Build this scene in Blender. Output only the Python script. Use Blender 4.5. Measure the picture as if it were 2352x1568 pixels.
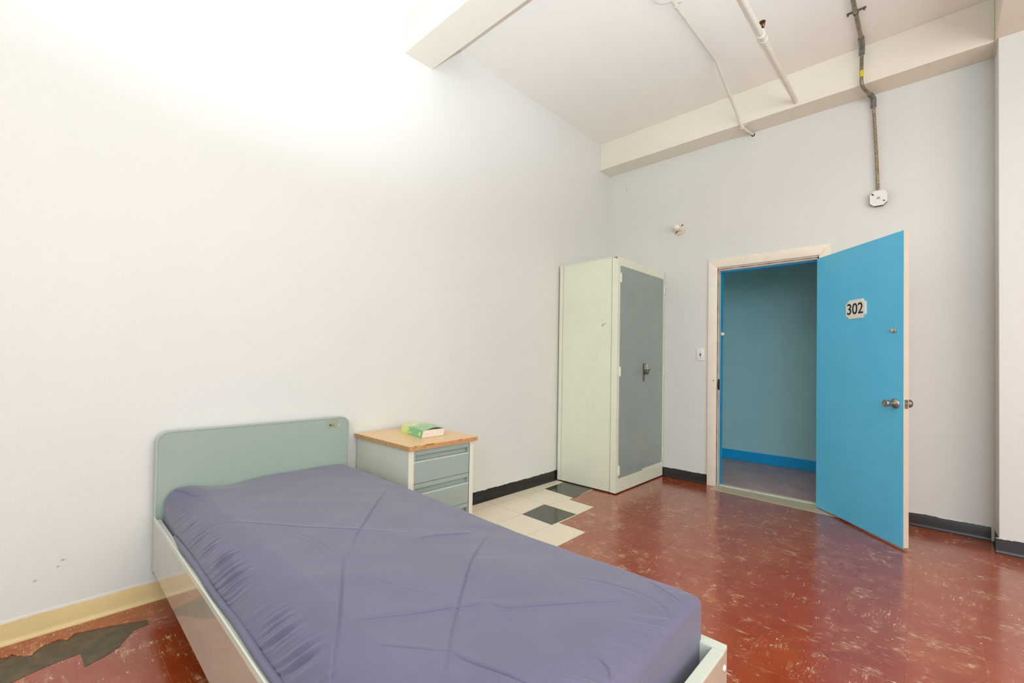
import bpy, bmesh, math, random
import numpy as np
from mathutils import Vector, Matrix, noise as mnoise

random.seed(7)
for o in list(bpy.data.objects):
    bpy.data.objects.remove(o, do_unlink=True)
scene = bpy.context.scene
COL = scene.collection

# ------------------------------------------------------------------ camera
YAW, PITCH, ROLL = 0.7594, 0.0158, 0.0159
CAM = Vector((-4.3955, -2.6696, 1.16))
d = Vector((math.cos(YAW)*math.cos(PITCH), math.sin(YAW)*math.cos(PITCH), math.sin(PITCH)))
r0 = Vector((math.sin(YAW), -math.cos(YAW), 0)); u0 = r0.cross(d)
rr = math.cos(ROLL)*r0 + math.sin(ROLL)*u0
uu = -math.sin(ROLL)*r0 + math.cos(ROLL)*u0
cd = bpy.data.cameras.new('camera'); cam = bpy.data.objects.new('camera', cd); COL.objects.link(cam)
cd.sensor_width = 36; cd.lens = 1019.19*36/2352; cd.shift_y = (810.72-784)/2352; cd.clip_start = .02
M = Matrix((rr, uu, -d)).transposed().to_4x4(); M.translation = CAM
cam.matrix_world = M
scene.camera = cam

# ------------------------------------------------------------------ world, lights, exposure
w = bpy.data.worlds.new('world'); scene.world = w; w.use_nodes = True
w.node_tree.nodes['Background'].inputs[0].default_value = (.9, .95, 1, 1)
w.node_tree.nodes['Background'].inputs[1].default_value = .3
vs = scene.view_settings
vs.view_transform = 'Standard'; vs.look = 'None'; vs.gamma = 1; vs.use_curve_mapping = False
vs.exposure = 0.0

def light(name, typ, loc, power, color, size=None, size_y=None, rot=(0, 0, 0), shape='RECTANGLE'):
    l = bpy.data.lights.new(name, typ); l.energy = power; l.color = color
    if typ == 'AREA':
        l.shape = shape; l.size = size
        if size_y: l.size_y = size_y
    elif size is not None:
        l.shadow_soft_size = size
    o = bpy.data.objects.new(name, l); COL.objects.link(o); o.location = loc; o.rotation_euler = rot
    return o
# the photographer's flash turned up at the ceiling, plus added fill areas in the room and corridor
fl_ = light('ceiling_flash', 'SPOT', (-4.36, -2.68, 1.40), 410, (.70, .87, 1), .010)
fl_.data.spot_size = math.radians(120); fl_.data.spot_blend = .6
fl_.rotation_euler = Vector((-.20, -.22, -.955)).to_track_quat('Z', 'Y').to_euler()
light('room_fill', 'AREA', (-3.5, -5.2, 1.9), 98, (1, .885, .84), 3.6, 2.2, rot=(math.radians(90), 0, 0))  # added fill from the unseen right side, no window there
light('front_fill', 'AREA', (-7.1, -4.1, 2.3), 94, (.68, .87, 1), 2.2, 1.9, rot=(math.radians(90), 0, math.radians(-90)))  # added frontal fill behind the camera, no window modelled
light('corridor_fill', 'AREA', (.8, 1.6, 2.5), 13, (.55, 1, 1), .5)  # added teal fill to lift the corridor wall, no lamp there

# ------------------------------------------------------------------ materials
def s2l(c):
    return tuple((x/255/12.92 if x/255 <= .04045 else ((x/255+.055)/1.055)**2.4) for x in c) + (1,)

class NT:
    def __init__(s, name):
        s.m = bpy.data.materials.new(name); s.m.use_nodes = True
        s.t = s.m.node_tree; s.b = s.t.nodes['Principled BSDF']
    def n(s, typ, **kw):
        nd = s.t.nodes.new(typ)
        for k, v in kw.items():
            if k.startswith('i_'):
                nd.inputs[int(k[2:])].default_value = v
            else: setattr(nd, k, v)
        return nd
    def l(s, a, b): s.t.links.new(a, b)
    def math(s, op, a, b=None, c=None, clamp=False):
        nd = s.t.nodes.new('ShaderNodeMath'); nd.operation = op; nd.use_clamp = clamp
        for i, v in enumerate((a, b, c)):
            if v is None: continue
            if isinstance(v, (int, float)): nd.inputs[i].default_value = v
            else: s.l(v, nd.inputs[i])
        return nd.outputs[0]
    def mix(s, f, a, b):
        nd = s.t.nodes.new('ShaderNodeMix'); nd.data_type = 'RGBA'
        if isinstance(f, (int, float)): nd.inputs[0].default_value = f
        else: s.l(f, nd.inputs[0])
        for i, v in ((6, a), (7, b)):
            if isinstance(v, tuple): nd.inputs[i].default_value = v
            else: s.l(v, nd.inputs[i])
        return nd.outputs[2]
    def noise(s, vec, scale, detail=3, rough=.5):
        nd = s.t.nodes.new('ShaderNodeTexNoise')
        nd.inputs['Scale'].default_value = scale; nd.inputs['Detail'].default_value = detail
        nd.inputs['Roughness'].default_value = rough
        if vec is not None: s.l(vec, nd.inputs['Vector'])
        return nd.outputs[0]
    def obj(s): return s.n('ShaderNodeTexCoord').outputs['Object']
    def step(s, v, lo, hi):
        nd = s.t.nodes.new('ShaderNodeMapRange'); nd.interpolation_type = 'SMOOTHSTEP'
        s.l(v, nd.inputs[0]); nd.inputs[1].default_value = lo; nd.inputs[2].default_value = hi
        return nd.outputs[0]
    def bump(s, h, strength, dist=.001):
        nd = s.t.nodes.new('ShaderNodeBump'); nd.inputs['Strength'].default_value = strength
        nd.inputs['Distance'].default_value = dist
        s.l(h, nd.inputs['Height']); s.l(nd.outputs[0], s.b.inputs['Normal'])

def mat(name, rgb, rough=.5, metal=0, spec=.5, var=.04, vscale=6, bump=0, bscale=200, rgb2=None, coat=0):
    t = NT(name); b = t.b
    b.inputs['Roughness'].default_value = rough; b.inputs['Metallic'].default_value = metal
    b.inputs['Specular IOR Level'].default_value = spec
    b.inputs['Coat Weight'].default_value = coat; b.inputs['Coat Roughness'].default_value = .08
    c = s2l(rgb); c2 = s2l(rgb2) if rgb2 else tuple(x*(1-var*2) for x in c[:3])+(1,)
    v = t.obj(); n = t.noise(v, vscale, 4, .6)
    f = t.step(n, .35, .7)
    t.l(t.mix(f, c, c2), b.inputs['Base Color'])
    if bump: t.bump(t.noise(v, bscale, 2), bump, .0012)
    return t.m

M_ = {}
M_['wall'] = mat('wall_paint', (225, 225, 219), .55, var=.012, vscale=.9, bump=.35, bscale=150)
M_['wall_warm'] = mat('beam_paint', (236, 229, 213), .55, var=.015, vscale=2, bump=.4, bscale=60)
M_['ceiling'] = mat('ceiling_paint', (247, 243, 233), .7, var=.012, vscale=1.2, bump=.4, bscale=40)
M_['trim'] = mat('cream_gloss_paint', (246, 236, 218), .3, var=.03, vscale=9, bump=.2, bscale=30)
M_['dooredge'] = mat('door_edge_paint', (226, 206, 182), .4, var=.03, vscale=9)
M_['plate'] = mat('number_plate_enamel', (250, 244, 232), .3, var=.01)
M_['worn'] = mat('worn_jamb', (168, 150, 128), .6, vscale=14, rgb2=(120, 98, 70), bump=.6, bscale=60)
M_['blue'] = mat('sky_blue_door_paint', (101, 208, 248), .34, var=.02, vscale=5, bump=.25, bscale=90)
M_['blue_trim'] = mat('blue_trim_paint', (16, 178, 244), .4, var=.03)
M_['corr_wall'] = mat('corridor_wall_paint', (192, 230, 234), .6, var=.02)
M_['corr_floor'] = mat('corridor_floor_vinyl', (192, 142, 140), .35, vscale=5, rgb2=(206, 164, 156))
M_['pale'] = mat('pale_green_enamel', (230, 232, 212), .38, var=.02, vscale=4, bump=.1, bscale=60)
M_['pale2'] = mat('nightstand_frame_enamel', (226, 226, 208), .4, var=.02)
M_['greygreen'] = mat('grey_green_enamel', (152, 166, 158), .38, var=.04, vscale=3)
M_['nsgreen'] = mat('drawer_green_enamel', (160, 176, 167), .38, var=.03, vscale=4)
M_['sidegrey'] = mat('nightstand_side_enamel', (212, 214, 196), .42, var=.03, vscale=4)
M_['head'] = mat('headboard_laminate', (158, 176, 163), .4, var=.02, vscale=3)
M_['headedge'] = mat('headboard_edge_band', (176, 188, 178), .3, var=.02)
M_['rail'] = mat('bed_rail_laminate', (186, 180, 160), .09, var=.03, vscale=5, spec=.7, coat=.3)
M_['raillip'] = mat('bed_rail_enamel', (214, 220, 204), .25, var=.03, vscale=10)
M_['steel'] = mat('brushed_steel', (190, 182, 170), .28, metal=1, var=.08, vscale=30)
M_['oldsteel'] = mat('tarnished_steel', (150, 140, 122), .42, metal=.8, vscale=60, rgb2=(92, 76, 50))
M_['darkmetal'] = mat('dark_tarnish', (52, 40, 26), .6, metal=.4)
M_['white'] = mat('white_plastic', (240, 238, 232), .35, var=.01)
M_['porcelain'] = mat('cream_porcelain', (226, 218, 200), .3, var=.03)
M_['bulb'] = mat('frosted_glass', (240, 232, 224), .18, var=.01, coat=.5)
M_['black'] = mat('black_ink', (14, 10, 8), .4, var=0)
M_['darkhole'] = mat('dark_hole', (30, 20, 12), .8, var=.1)
M_['greypipe'] = mat('galvanised_conduit', (150, 145, 125), .4, metal=.55, vscale=20, rgb2=(122, 114, 92))
M_['rustpipe'] = mat('rusty_conduit', (132, 112, 76), .5, metal=.4, vscale=90, rgb2=(186, 176, 152))
M_['greyfit'] = mat('grey_fitting', (132, 130, 126), .45, metal=.5)
M_['yellow'] = mat('yellow_label', (214, 200, 30), .5)
M_['paintpipe'] = mat('painted_pipe', (226, 221, 206), .4, var=.03, vscale=12, bump=.3, bscale=40)
M_['rust'] = mat('rusty_bronze', (120, 70, 34), .5, metal=.5, vscale=60, rgb2=(66, 40, 26))
M_['pages'] = mat('book_pages', (236, 220, 208), .7, var=.04, vscale=40)
M_['cover_w'] = mat('cover_white_print', (238, 244, 226), .4, var=0)
M_['cover_dk'] = mat('cover_dark_print', (84, 140, 70), .4, var=0)
M_['sticker'] = mat('masking_tape', (160, 166, 142), .5, var=.05, vscale=30)
M_['ink_green'] = mat('green_ink', (60, 120, 80), .5, var=0)
M_['thresh'] = mat('threshold_vinyl', (202, 184, 154), .35, vscale=18, var=.05)
M_['threshedge'] = mat('threshold_marble', (224, 218, 198), .4, vscale=18, var=.07)
M_['creamtile'] = mat('cream_vinyl_tile', (244, 234, 212), .22, vscale=60, rgb2=(236, 224, 198))
M_['blacktile'] = mat('black_vinyl_tile', (62, 62, 50), .14, vscale=160, rgb2=(86, 88, 72))
M_['subfloor'] = mat('exposed_subfloor', (72, 62, 44), .4, vscale=22, rgb2=(98, 84, 60), bump=.6, bscale=50)
M_['woodchip'] = mat('chipped_particleboard', (164, 112, 66), .8)
M_['dent'] = mat('plaster_dent', (196, 188, 174), .9)
M_['grime'] = mat('paint_chip', (168, 160, 136), .8)

def wood():
    t = NT('oak_laminate'); v = t.obj()
    mp = t.n('ShaderNodeMapping'); mp.inputs['Scale'].default_value = (3, 26, 10); t.l(v, mp.inputs[0])
    n = t.noise(mp.outputs[0], 8, 6, .6)
    t.l(t.mix(t.step(n, .3, .7), s2l((236, 198, 146)), s2l((224, 180, 124))), t.b.inputs['Base Color'])
    t.b.inputs['Roughness'].default_value = .28
    return t.m
M_['wood'] = wood()
M_['woodedge'] = mat('oak_edge_band', (206, 158, 104), .45, vscale=50, rgb2=(184, 134, 82))

def book_cover():
    t = NT('book_cover_green'); v = t.obj()
    sx = t.n('ShaderNodeSeparateXYZ'); t.l(v, sx.inputs[0])
    f = t.step(t.math('ADD', sx.outputs[1], t.math('MULTIPLY', sx.outputs[0], -.35)), .03, .115)
    t.l(t.mix(f, s2l((118, 186, 112)), s2l((224, 230, 118))), t.b.inputs['Base Color'])
    t.b.inputs['Roughness'].default_value = .25; t.b.inputs['Coat Weight'].default_value = .4
    return t.m
M_['cover'] = book_cover()

def sheet():
    t = NT('lavender_cotton'); v = t.obj()
    w_ = t.noise(v, 900, 2); n = t.noise(v, 5, 3)
    t.l(t.mix(t.step(n, .3, .7), s2l((102, 98, 124)), s2l((97, 94, 119))), t.b.inputs['Base Color'])
    t.b.inputs['Roughness'].default_value = .62
    t.b.inputs['Sheen Weight'].default_value = .25; t.b.inputs['Sheen Roughness'].default_value = .5
    t.bump(w_, .15, .0005)
    return t.m
M_['sheet'] = sheet()

def baseboard(name, rgb, paint, spec, thr):
    t = NT(name); v = t.obj()
    sx = t.n('ShaderNodeSeparateXYZ'); t.l(v, sx.inputs[0])
    h = t.math('ADD', sx.outputs[2], t.math('MULTIPLY', t.math('SUBTRACT', t.noise(v, 7, 5, .7), .5), .03))
    f = t.step(h, thr, thr+.002)
    c = t.mix(t.step(t.noise(v, 3, 3), .3, .7), s2l(rgb), tuple(x*.88 for x in s2l(rgb)[:3])+(1,))
    t.l(t.mix(f, c, s2l(paint)), t.b.inputs['Base Color'])
    t.b.inputs['Roughness'].default_value = .3; t.b.inputs['Specular IOR Level'].default_value = spec
    t.bump(t.noise(v, 18, 3), .25, .002)
    return t.m
M_['bb_black'] = baseboard('black_vinyl_cove', (46, 40, 36), (222, 218, 210), .5, .0935)
M_['bb_yellow'] = baseboard('ochre_painted_cove', (224, 200, 146), (222, 216, 206), .4, .084)
M_['bb_blue'] = M_['blue_trim']

def redfloor():
    t = NT('worn_red_vinyl_tile'); v = t.obj()
    sx = t.n('ShaderNodeSeparateXYZ'); t.l(v, sx.inputs[0])
    X, Y = sx.outputs[0], sx.outputs[1]
    T = .2286
    tx = t.math('DIVIDE', t.math('ADD', X, 4.06+T*40), T); ty = t.math('DIVIDE', t.math('ADD', Y, 1.22+T*40), T)
    ix = t.math('FLOOR', tx); iy = t.math('FLOOR', ty)
    fx = t.math('FRACT', tx); fy = t.math('FRACT', ty)
    cb = t.n('ShaderNodeCombineXYZ'); t.l(ix, cb.inputs[0]); t.l(iy, cb.inputs[1])
    wn = t.n('ShaderNodeTexWhiteNoise'); wn.noise_dimensions = '2D'; t.l(cb.outputs[0], wn.inputs[0])
    R = wn.outputs[0]
    def dirnoise(ax, ay, sc, det, off):
        c = t.n('ShaderNodeCombineXYZ')
        t.l(t.math('MULTIPLY', X, ax), c.inputs[0]); t.l(t.math('MULTIPLY', Y, ay), c.inputs[1])
        t.l(t.math('ADD', t.math('MULTIPLY', R, 37.0), off), c.inputs[2])
        return t.noise(c.outputs[0], sc, det, .55)
    sw = t.math('GREATER_THAN', R, .72)
    def mixf(f, a, b):
        return t.math('ADD', t.math('MULTIPLY', a, t.math('SUBTRACT', 1.0, f)), t.math('MULTIPLY', b, f))
    st = mixf(sw, dirnoise(5.2, 1, 24, 4, 0), dirnoise(1, 5.2, 24, 4, 9))
    st2 = mixf(sw, dirnoise(4, 1, 9, 2, 3), dirnoise(1, 4, 9, 2, 5))
    patch = t.noise(v, 2.6, 3, .6)
    clump = t.noise(v, 11, 2, .5)
    act = t.math('ADD', t.math('MULTIPLY', t.math('SUBTRACT', patch, .5), .22), t.math('MULTIPLY', t.math('SUBTRACT', clump, .5), .45))
    s1 = t.step(t.math('ADD', st, act), .648, .69)
    s2_ = t.math('MULTIPLY', t.step(t.math('ADD', st2, act), .58, .76), .42)
    # chips
    vo = t.n('ShaderNodeTexVoronoi'); vo.inputs['Scale'].default_value = 26; vo.inputs['Randomness'].default_value = 1
    t.l(v, vo.inputs['Vector'])
    sc = t.n('ShaderNodeSeparateColor'); t.l(vo.outputs['Color'], sc.inputs[0])
    big = t.math('GREATER_THAN', sc.outputs[0], .74)
    rad = t.math('MULTIPLY', sc.outputs[1], .16)
    wob = t.math('MULTIPLY', t.noise(v, 120, 2), .14)
    chip = t.math('MULTIPLY', big, t.step(t.math('SUBTRACT', t.math('ADD', rad, .07), t.math('ADD', vo.outputs['Distance'], wob)), -.005, .02))
    fleck = t.math('MAXIMUM', t.math('MULTIPLY', s1, .85), chip)
    fine = mixf(sw, dirnoise(4.2, 1, 70, 3, 21), dirnoise(1, 4.2, 70, 3, 25))
    s3_ = t.math('MULTIPLY', t.step(t.math('ADD', fine, act), .60, .72), .5)
    fleck = t.math('MAXIMUM', t.math('MAXIMUM', fleck, s2_), s3_)
    # colours
    base = t.mix(t.step(t.noise(v, 3.5, 5, .65), .3, .7), s2l((150, 50, 10)), s2l((162, 72, 28)))
    tint = t.n('ShaderNodeHueSaturation'); t.l(base, tint.inputs['Color'])
    t.l(t.math('ADD', .96, t.math('MULTIPLY', R, .08)), tint.inputs['Value'])
    fcol = t.mix(t.step(t.noise(v, 40, 2), .36, .56), s2l((226, 206, 176)), s2l((188, 128, 66)))
    col = t.mix(fleck, tint.outputs[0], fcol)
    edge = t.math('MINIMUM', t.math('MINIMUM', fx, t.math('SUBTRACT', 1.0, fx)), t.math('MINIMUM', fy, t.math('SUBTRACT', 1.0, fy)))
    seam = t.math('SUBTRACT', 1.0, t.step(edge, .002, .008))
    col = t.mix(t.math('MULTIPLY', seam, .13), col, s2l((70, 34, 24)))
    t.l(col, t.b.inputs['Base Color'])
    rgh = t.math('ADD', .13, t.math('MULTIPLY', t.noise(v, 6, 3), .12))
    t.l(t.math('ADD', rgh, t.math('MULTIPLY', fleck, .15)), t.b.inputs['Roughness'])
    t.b.inputs['Specular IOR Level'].default_value = 1.0
    t.b.inputs['Coat Weight'].default_value = .4; t.b.inputs['Coat Roughness'].default_value = .2
    hh = t.math('ADD', t.math('MULTIPLY', t.noise(v, 14, 3), .6), t.math('MULTIPLY', seam, -.6))
    t.bump(hh, .25, .002)
    return t.m
M_['red'] = redfloor()

# ------------------------------------------------------------------ geometry helpers
BASE = {}
def tag(o, label=None, cat=None, group=None, kind=None):
    if label: o['label'] = label
    if cat: o['category'] = cat
    if group: o['group'] = group
    if kind: o['kind'] = kind
    return o
def empty(name, loc, label, cat, group=None, rz=0):
    o = bpy.data.objects.new(name, None); COL.objects.link(o)
    o.location = loc; o.rotation_euler = (0, 0, rz); o.empty_display_size = .05
    BASE[o] = Vector(loc) if rz == 0 else Vector((0, 0, 0))
    return tag(o, label, cat, group)
def obj(name, bm, mats, parent=None, smooth=None, label=None, origin=None):
    """bm is in world coordinates (or local to a rotated thing); becomes one object."""
    off = Vector((0, 0, 0))
    if parent is not None: off = BASE[parent]
    if origin is not None and parent is None: off = Vector(origin)
    if off.length: bmesh.ops.translate(bm, verts=bm.verts, vec=-off)
    bmesh.ops.recalc_face_normals(bm, faces=bm.faces)
    me = bpy.data.meshes.new(name); bm.to_mesh(me); bm.free()
    for m in (mats if isinstance(mats, (list, tuple)) else [mats]): me.materials.append(M_[m])
    if smooth is not None:
        me.polygons.foreach_set('use_smooth', [True]*len(me.polygons)); me.update()
        me.set_sharp_from_angle(angle=math.radians(smooth))
    o = bpy.data.objects.new(name, me); COL.objects.link(o)
    if parent is not None: o.parent = parent; BASE[o] = off
    else: o.location = off; BASE[o] = off
    if label: o['label'] = label
    return o
def box(bm, x0, x1, y0, y1, z0, z1, bev=0, mi=0, seg=2):
    g = bmesh.ops.create_cube(bm, size=1)
    vs_ = g['verts']
    for v in vs_:
        v.co = Vector((x0+(v.co.x+.5)*(x1-x0), y0+(v.co.y+.5)*(y1-y0), z0+(v.co.z+.5)*(z1-z0)))
    fs = {f for v in vs_ for f in v.link_faces}
    for f in fs: f.material_index = mi
    if bev:
        es = {e for v in vs_ for e in v.link_edges}
        r = bmesh.ops.bevel(bm, geom=list(es), offset=bev, segments=seg, profile=.5, affect='EDGES')
        for f in r['faces']: f.material_index = mi
    return vs_
def boxes(*a, bev=0):
    bm = bmesh.new()
    for b in a: box(bm, *b, bev=bev)
    return bm
def tube(bm, pts, r, seg=12, mi=0, cap=True, bend=None):
    pts = [Vector(p) for p in pts]
    if bend:                                   # round the corners
        q = [pts[0]]
        for i in range(1, len(pts)-1):
            a, b, c = pts[i-1], pts[i], pts[i+1]
            k = min(bend, (a-b).length*.45, (c-b).length*.45)
            p0 = b+(a-b).normalized()*k; p1 = b+(c-b).normalized()*k
            for t in (0, .2, .4, .6, .8, 1):
                q.append(p0*(1-t)**2 + b*2*t*(1-t) + p1*t*t)
        q.append(pts[-1]); pts = q
    rs = r if isinstance(r, (list, tuple)) else [r]*len(pts)
    rings = []
    T = (pts[1]-pts[0]).normalized()
    N = T.orthogonal().normalized()
    for i, p in enumerate(pts):
        if 0 < i < len(pts)-1: t2 = ((pts[i+1]-p).normalized()+(p-pts[i-1]).normalized())
        elif i == 0: t2 = pts[1]-p
        else: t2 = p-pts[i-1]
        t2 = t2.normalized() if t2.length > 1e-9 else T
        N = (N - t2*N.dot(t2)).normalized(); T = t2
        B = T.cross(N)
        rings.append([bm.verts.new(p+(N*math.cos(a)+B*math.sin(a))*rs[i]) for a in [2*math.pi*k/seg for k in range(seg)]])
    for a, b in zip(rings, rings[1:]):
        for k in range(seg):
            f = bm.faces.new((a[k], a[(k+1) % seg], b[(k+1) % seg], b[k])); f.material_index = mi
    if cap:
        for ring in (rings[0], rings[-1]):
            f = bm.faces.new(ring); f.material_index = mi
def lathe(bm, prof, origin, axis, seg=28, mi=0):
    """prof: (distance along axis, radius)"""
    A = Vector(axis).normalized(); O = Vector(origin)
    tube(bm, [O+A*(h + i*1e-6) for i, (h, _) in enumerate(prof)], [max(r, 1e-4) for _, r in prof], seg, mi)
def prism(bm, poly, f0, f1, mi=0):
    a = [bm.verts.new(f0(*p)) for p in poly]; b = [bm.verts.new(f1(*p)) for p in poly]
    n = len(poly)
    fs = [bm.faces.new(a), bm.faces.new(list(reversed(b)))]
    for i in range(n): fs.append(bm.faces.new((a[i], b[i], b[(i+1) % n], a[(i+1) % n])))
    for f in fs: f.material_index = mi
def slab(poly, z0, z1, bm=None, mi=0):
    bm = bm or bmesh.new()
    prism(bm, poly, lambda x, y: (x, y, z0), lambda x, y: (x, y, z1), mi)
    return bm

CEIL, BZ = 3.552, 3.264
OY0, OY1, OZ = -1.185, -1.985, 2.055            # door opening
WT = .105                                          # thickness of the door wall
XL, YR = -7.2, -5.3                             # far sides of the room

# ------------------------------------------------------------------ the room
fl = obj('floor', boxes((XL-.1, .08, YR-.1, .1, -.1, 0)), 'red'); tag(fl, kind='structure')
ce = obj('ceiling', boxes((XL-.1, .2, YR-.1, .1, CEIL, CEIL+.1)), 'ceiling'); tag(ce, kind='structure')
tag(obj('wall_left', boxes((XL-.1, .2, 0, .12, 0, CEIL)), 'wall'), 'white painted wall behind the bed', kind='structure')
bm = boxes((0, WT, OY0, 0, 0, CEIL), (0, WT, YR-.1, OY1, 0, CEIL), (0, WT, OY1, OY0, OZ, CEIL))
tag(obj('wall_back', bm, 'wall'), 'white painted wall around the blue door', kind='structure')
tag(obj('wall_right', boxes((XL-.1, 0, YR-.1, YR, 0, CEIL)), 'wall'), kind='structure')
tag(obj('wall_front', boxes((XL-.1, XL, YR, 0, 0, CEIL)), 'wall'), kind='structure')
tag(obj('trim_1', boxes((-.224, 0, -2.957, 0, BZ, CEIL), bev=.004), 'wall_warm'), 'cream ceiling beam above the door wall', kind='structure')
tag(obj('trim_2', boxes((-2.717, -2.480, YR, 0, 3.285, CEIL), bev=.003), 'wall_warm'), 'white ceiling beam crossing above the bed', kind='structure')
tag(obj('trim_3', boxes((XL, 0, -3.45, -2.957, BZ, CEIL), bev=.004), 'wall_warm'), 'cream ceiling beam meeting the corner column', kind='structure')
tag(obj('trim_4', boxes((-.25, 0, -3.50, -2.970, 0, BZ), bev=.004), 'wall'), 'white square column right of the door', kind='structure')

def cove(name, axis, a0, a1, at, side, m, label, h=.096):
    """rubber cove base: thin upright with a curved toe"""
    prof = [(0, 0), (.016, 0), (.016, .002), (.009, .005), (.0055, .012), (.0035, .024), (.0032, h-.003), (.002, h), (0, h)]
    bm = bmesh.new()
    if axis == 'x': prism(bm, prof, lambda t, z: (a0, at+side*t, z), lambda t, z: (a1, at+side*t, z))
    else: prism(bm, prof, lambda t, z: (at+side*t, a0, z), lambda t, z: (at+side*t, a1, z))
    return tag(obj(name, bm, m, smooth=40), label, kind='structure')
ylw = cove('baseboard_left', 'x', XL, -3.35, 0, -1, 'bb_yellow', 'ochre painted cove base left of the bed')
cove('baseboard_behind', 'x', -3.35, -.003, 0, -1, 'bb_black', 'black cove base between the nightstand and the locker')
bb = cove('baseboard_back', 'y', -.018, -1.099, 0, -1, 'bb_black', 'black cove base left of the door frame')
cove('baseboard_right', 'y', -2.088, -2.953, 0, -1, 'bb_black', 'black cove base right of the open door')
bm = bmesh.new()
prof = [(0, 0), (.016, 0), (.016, .002), (.009, .005), (.0055, .012), (.0035, .024), (.0032, .091), (0, .094)]
prism(bm, prof, lambda t, z: (-.254-.0, -2.970+t, z), lambda t, z: (-.018, -2.970+t, z))
prism(bm, prof, lambda t, z: (-.25-t, -2.956, z), lambda t, z: (-.25-t, -3.5, z))
tag(obj('baseboard_column', bm, 'bb_black', smooth=40), 'black cove base wrapped round the column', kind='structure')

# hole and chips in the ochre base
def flatpoly(name, pts, at, t, m, parent):
    """irregular flake on a y = const face, pts are (x, z)"""
    bm = bmesh.new()
    prism(bm, pts, lambda x, z: (x, at, z), lambda x, z: (x, at-t, z))
    return obj(name, bm, m, parent)
flatpoly('hole', [(-4.636, .012), (-4.628, .020), (-4.600, .030), (-4.575, .040), (-4.562, .041), (-4.548, .035), (-4.547, .030), (-4.556, .024), (-4.590, .015), (-4.618, .010)], -.0035, .0012, 'darkhole', ylw)
flatpoly('paint_chip', [(-4.604, .090), (-4.597, .088), (-4.590, .0925), (-4.585, .096), (-4.592, .094)], -.003, .0008, 'darkhole', ylw)
flatpoly('paint_chip', [(-4.628, .083), (-4.623, .0835), (-4.617, .093), (-4.622, .0935)], -.003, .0008, 'darkhole', ylw)
wl = bpy.data.objects['wall_left']
for (x, z, s_) in ((-4.32, .285, .010), (-4.335, .262, .006), (-4.40, .225, .008), (-1.76, .215, .006)):
    flatpoly('paint_chip', [(x-s_, z-.002), (x-s_*.2, z-.004), (x+s_*.9, z+.001), (x+s_*.3, z+.003), (x-s_*.5, z+.005)], 0, .0008, 'dent', wl)
wb = bpy.data.objects['wall_back']
bm = bmesh.new(); tube(bm, [(-.0015, -.197, 3.052), (-.0015, -.207, 3.055), (-.0015, -.212, 3.066), (-.0015, -.204, 3.072), (-.0015, -.213, 3.080)], .0016, 6)
obj('orange_stain', bm, 'woodedge', wb)

# exposed strip where red tiles are missing, left of the bed
patch = [(-4.70, -.105), (-4.60, -.120), (-4.53, -.100), (-4.485, -.110), (-4.468, -.123), (-4.457, -.111), (-4.43, -.150), (-4.406, -.166), (-4.397, -.157), (-4.385, -.135),
         (-4.376, -.120), (-4.350, -.112), (-4.329, -.107), (-4.318, -.118), (-4.307, -.134), (-4.290, -.112), (-4.277, -.097), (-4.240, -.112), (-4.202, -.122), (-4.130, -.152), (-4.064, -.179),
         (-4.058, -.200), (-4.062, -.227), (-4.090, -.228), (-4.111, -.235), (-4.135, -.275), (-4.167, -.335), (-4.210, -.368), (-4.268, -.393), (-4.270, -.340), (-4.274, -.281), (-4.320, -.285), (-4.382, -.297), (-4.450, -.324), (-4.60, -.310), (-4.70, -.30)]
o = obj('exposed_subfloor', slab(patch, -.004, .0012), 'subfloor', fl, label='dark bare patch where red tiles broke away')
rim = []
top = patch[:21]
rng = random.Random(3)
bm = bmesh.new()
prev = None
pts = []
for i in range(len(top)-1):
    a, b = top[i], top[i+1]
    for k in range(3):
        t = k/3; pts.append((a[0]*(1-t)+b[0]*t+rng.uniform(-.003, .003), a[1]*(1-t)+b[1]*t+rng.uniform(-.003, .003)))
poly = pts + [(top[-1][0], -.036), (-4.70, -.036)]
slab([(x, y) for x, y in poly if y < -.02], 0, .0034, bm)
obj('broken_tile_edge', bm, 'red', fl)

# cream and black replacement tiles
bm = bmesh.new()
cr = [(-.948, -.018), (-.948, -.428), (-1.348, -.461), (-1.358, -.709), (-1.836, -.728), (-1.842, -.958), (-2.60, -.975), (-3.34, -.98), (-3.34, -.018)]
slab(cr, 0, .0016, bm, 0)
def tile(x0, x1, y0, y1, mi):
    slab([(x0, y0), (x1, y0), (x1, y1), (x0, y1)], 0, .0024, bm, mi)
slab([(-.952, -.108), (-.952, -.424), (-1.283, -.458), (-1.253, -.123)], 0, .0026, bm, 1)
slab([(-1.593, -.396), (-1.598, -.712), (-1.902, -.717), (-1.893, -.425)], 0, .0026, bm, 1)
g = .0005
for (xa, ya, xb, yb) in [(-1.593, -.396, -1.56, -.018), (-1.893, -.425, -1.875, -.018), (-1.598, -.712, -1.60, -.716), (-1.893, -.425, -2.9, -.43), (-1.902, -.717, -2.9, -.725),
                         (-2.19, -.03, -2.22, -.97), (-2.50, -.03, -2.52, -.97), (-1.348, -.461, -1.58, -.42), (-1.253, -.123, -3.2, -.125)]:
    dx, dy = xb-xa, yb-ya; L = math.hypot(dx, dy); nx, ny = -dy/L*g, dx/L*g
    slab([(xa+nx, ya+ny), (xb+nx, yb+ny), (xb-nx, yb-ny), (xa-nx, ya-ny)], 0, .0019, bm, 2)
obj('replacement_tiles', bm, ['creamtile', 'blacktile', 'subfloor'], fl, label='cream and black tiles beside the red ones')

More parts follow.
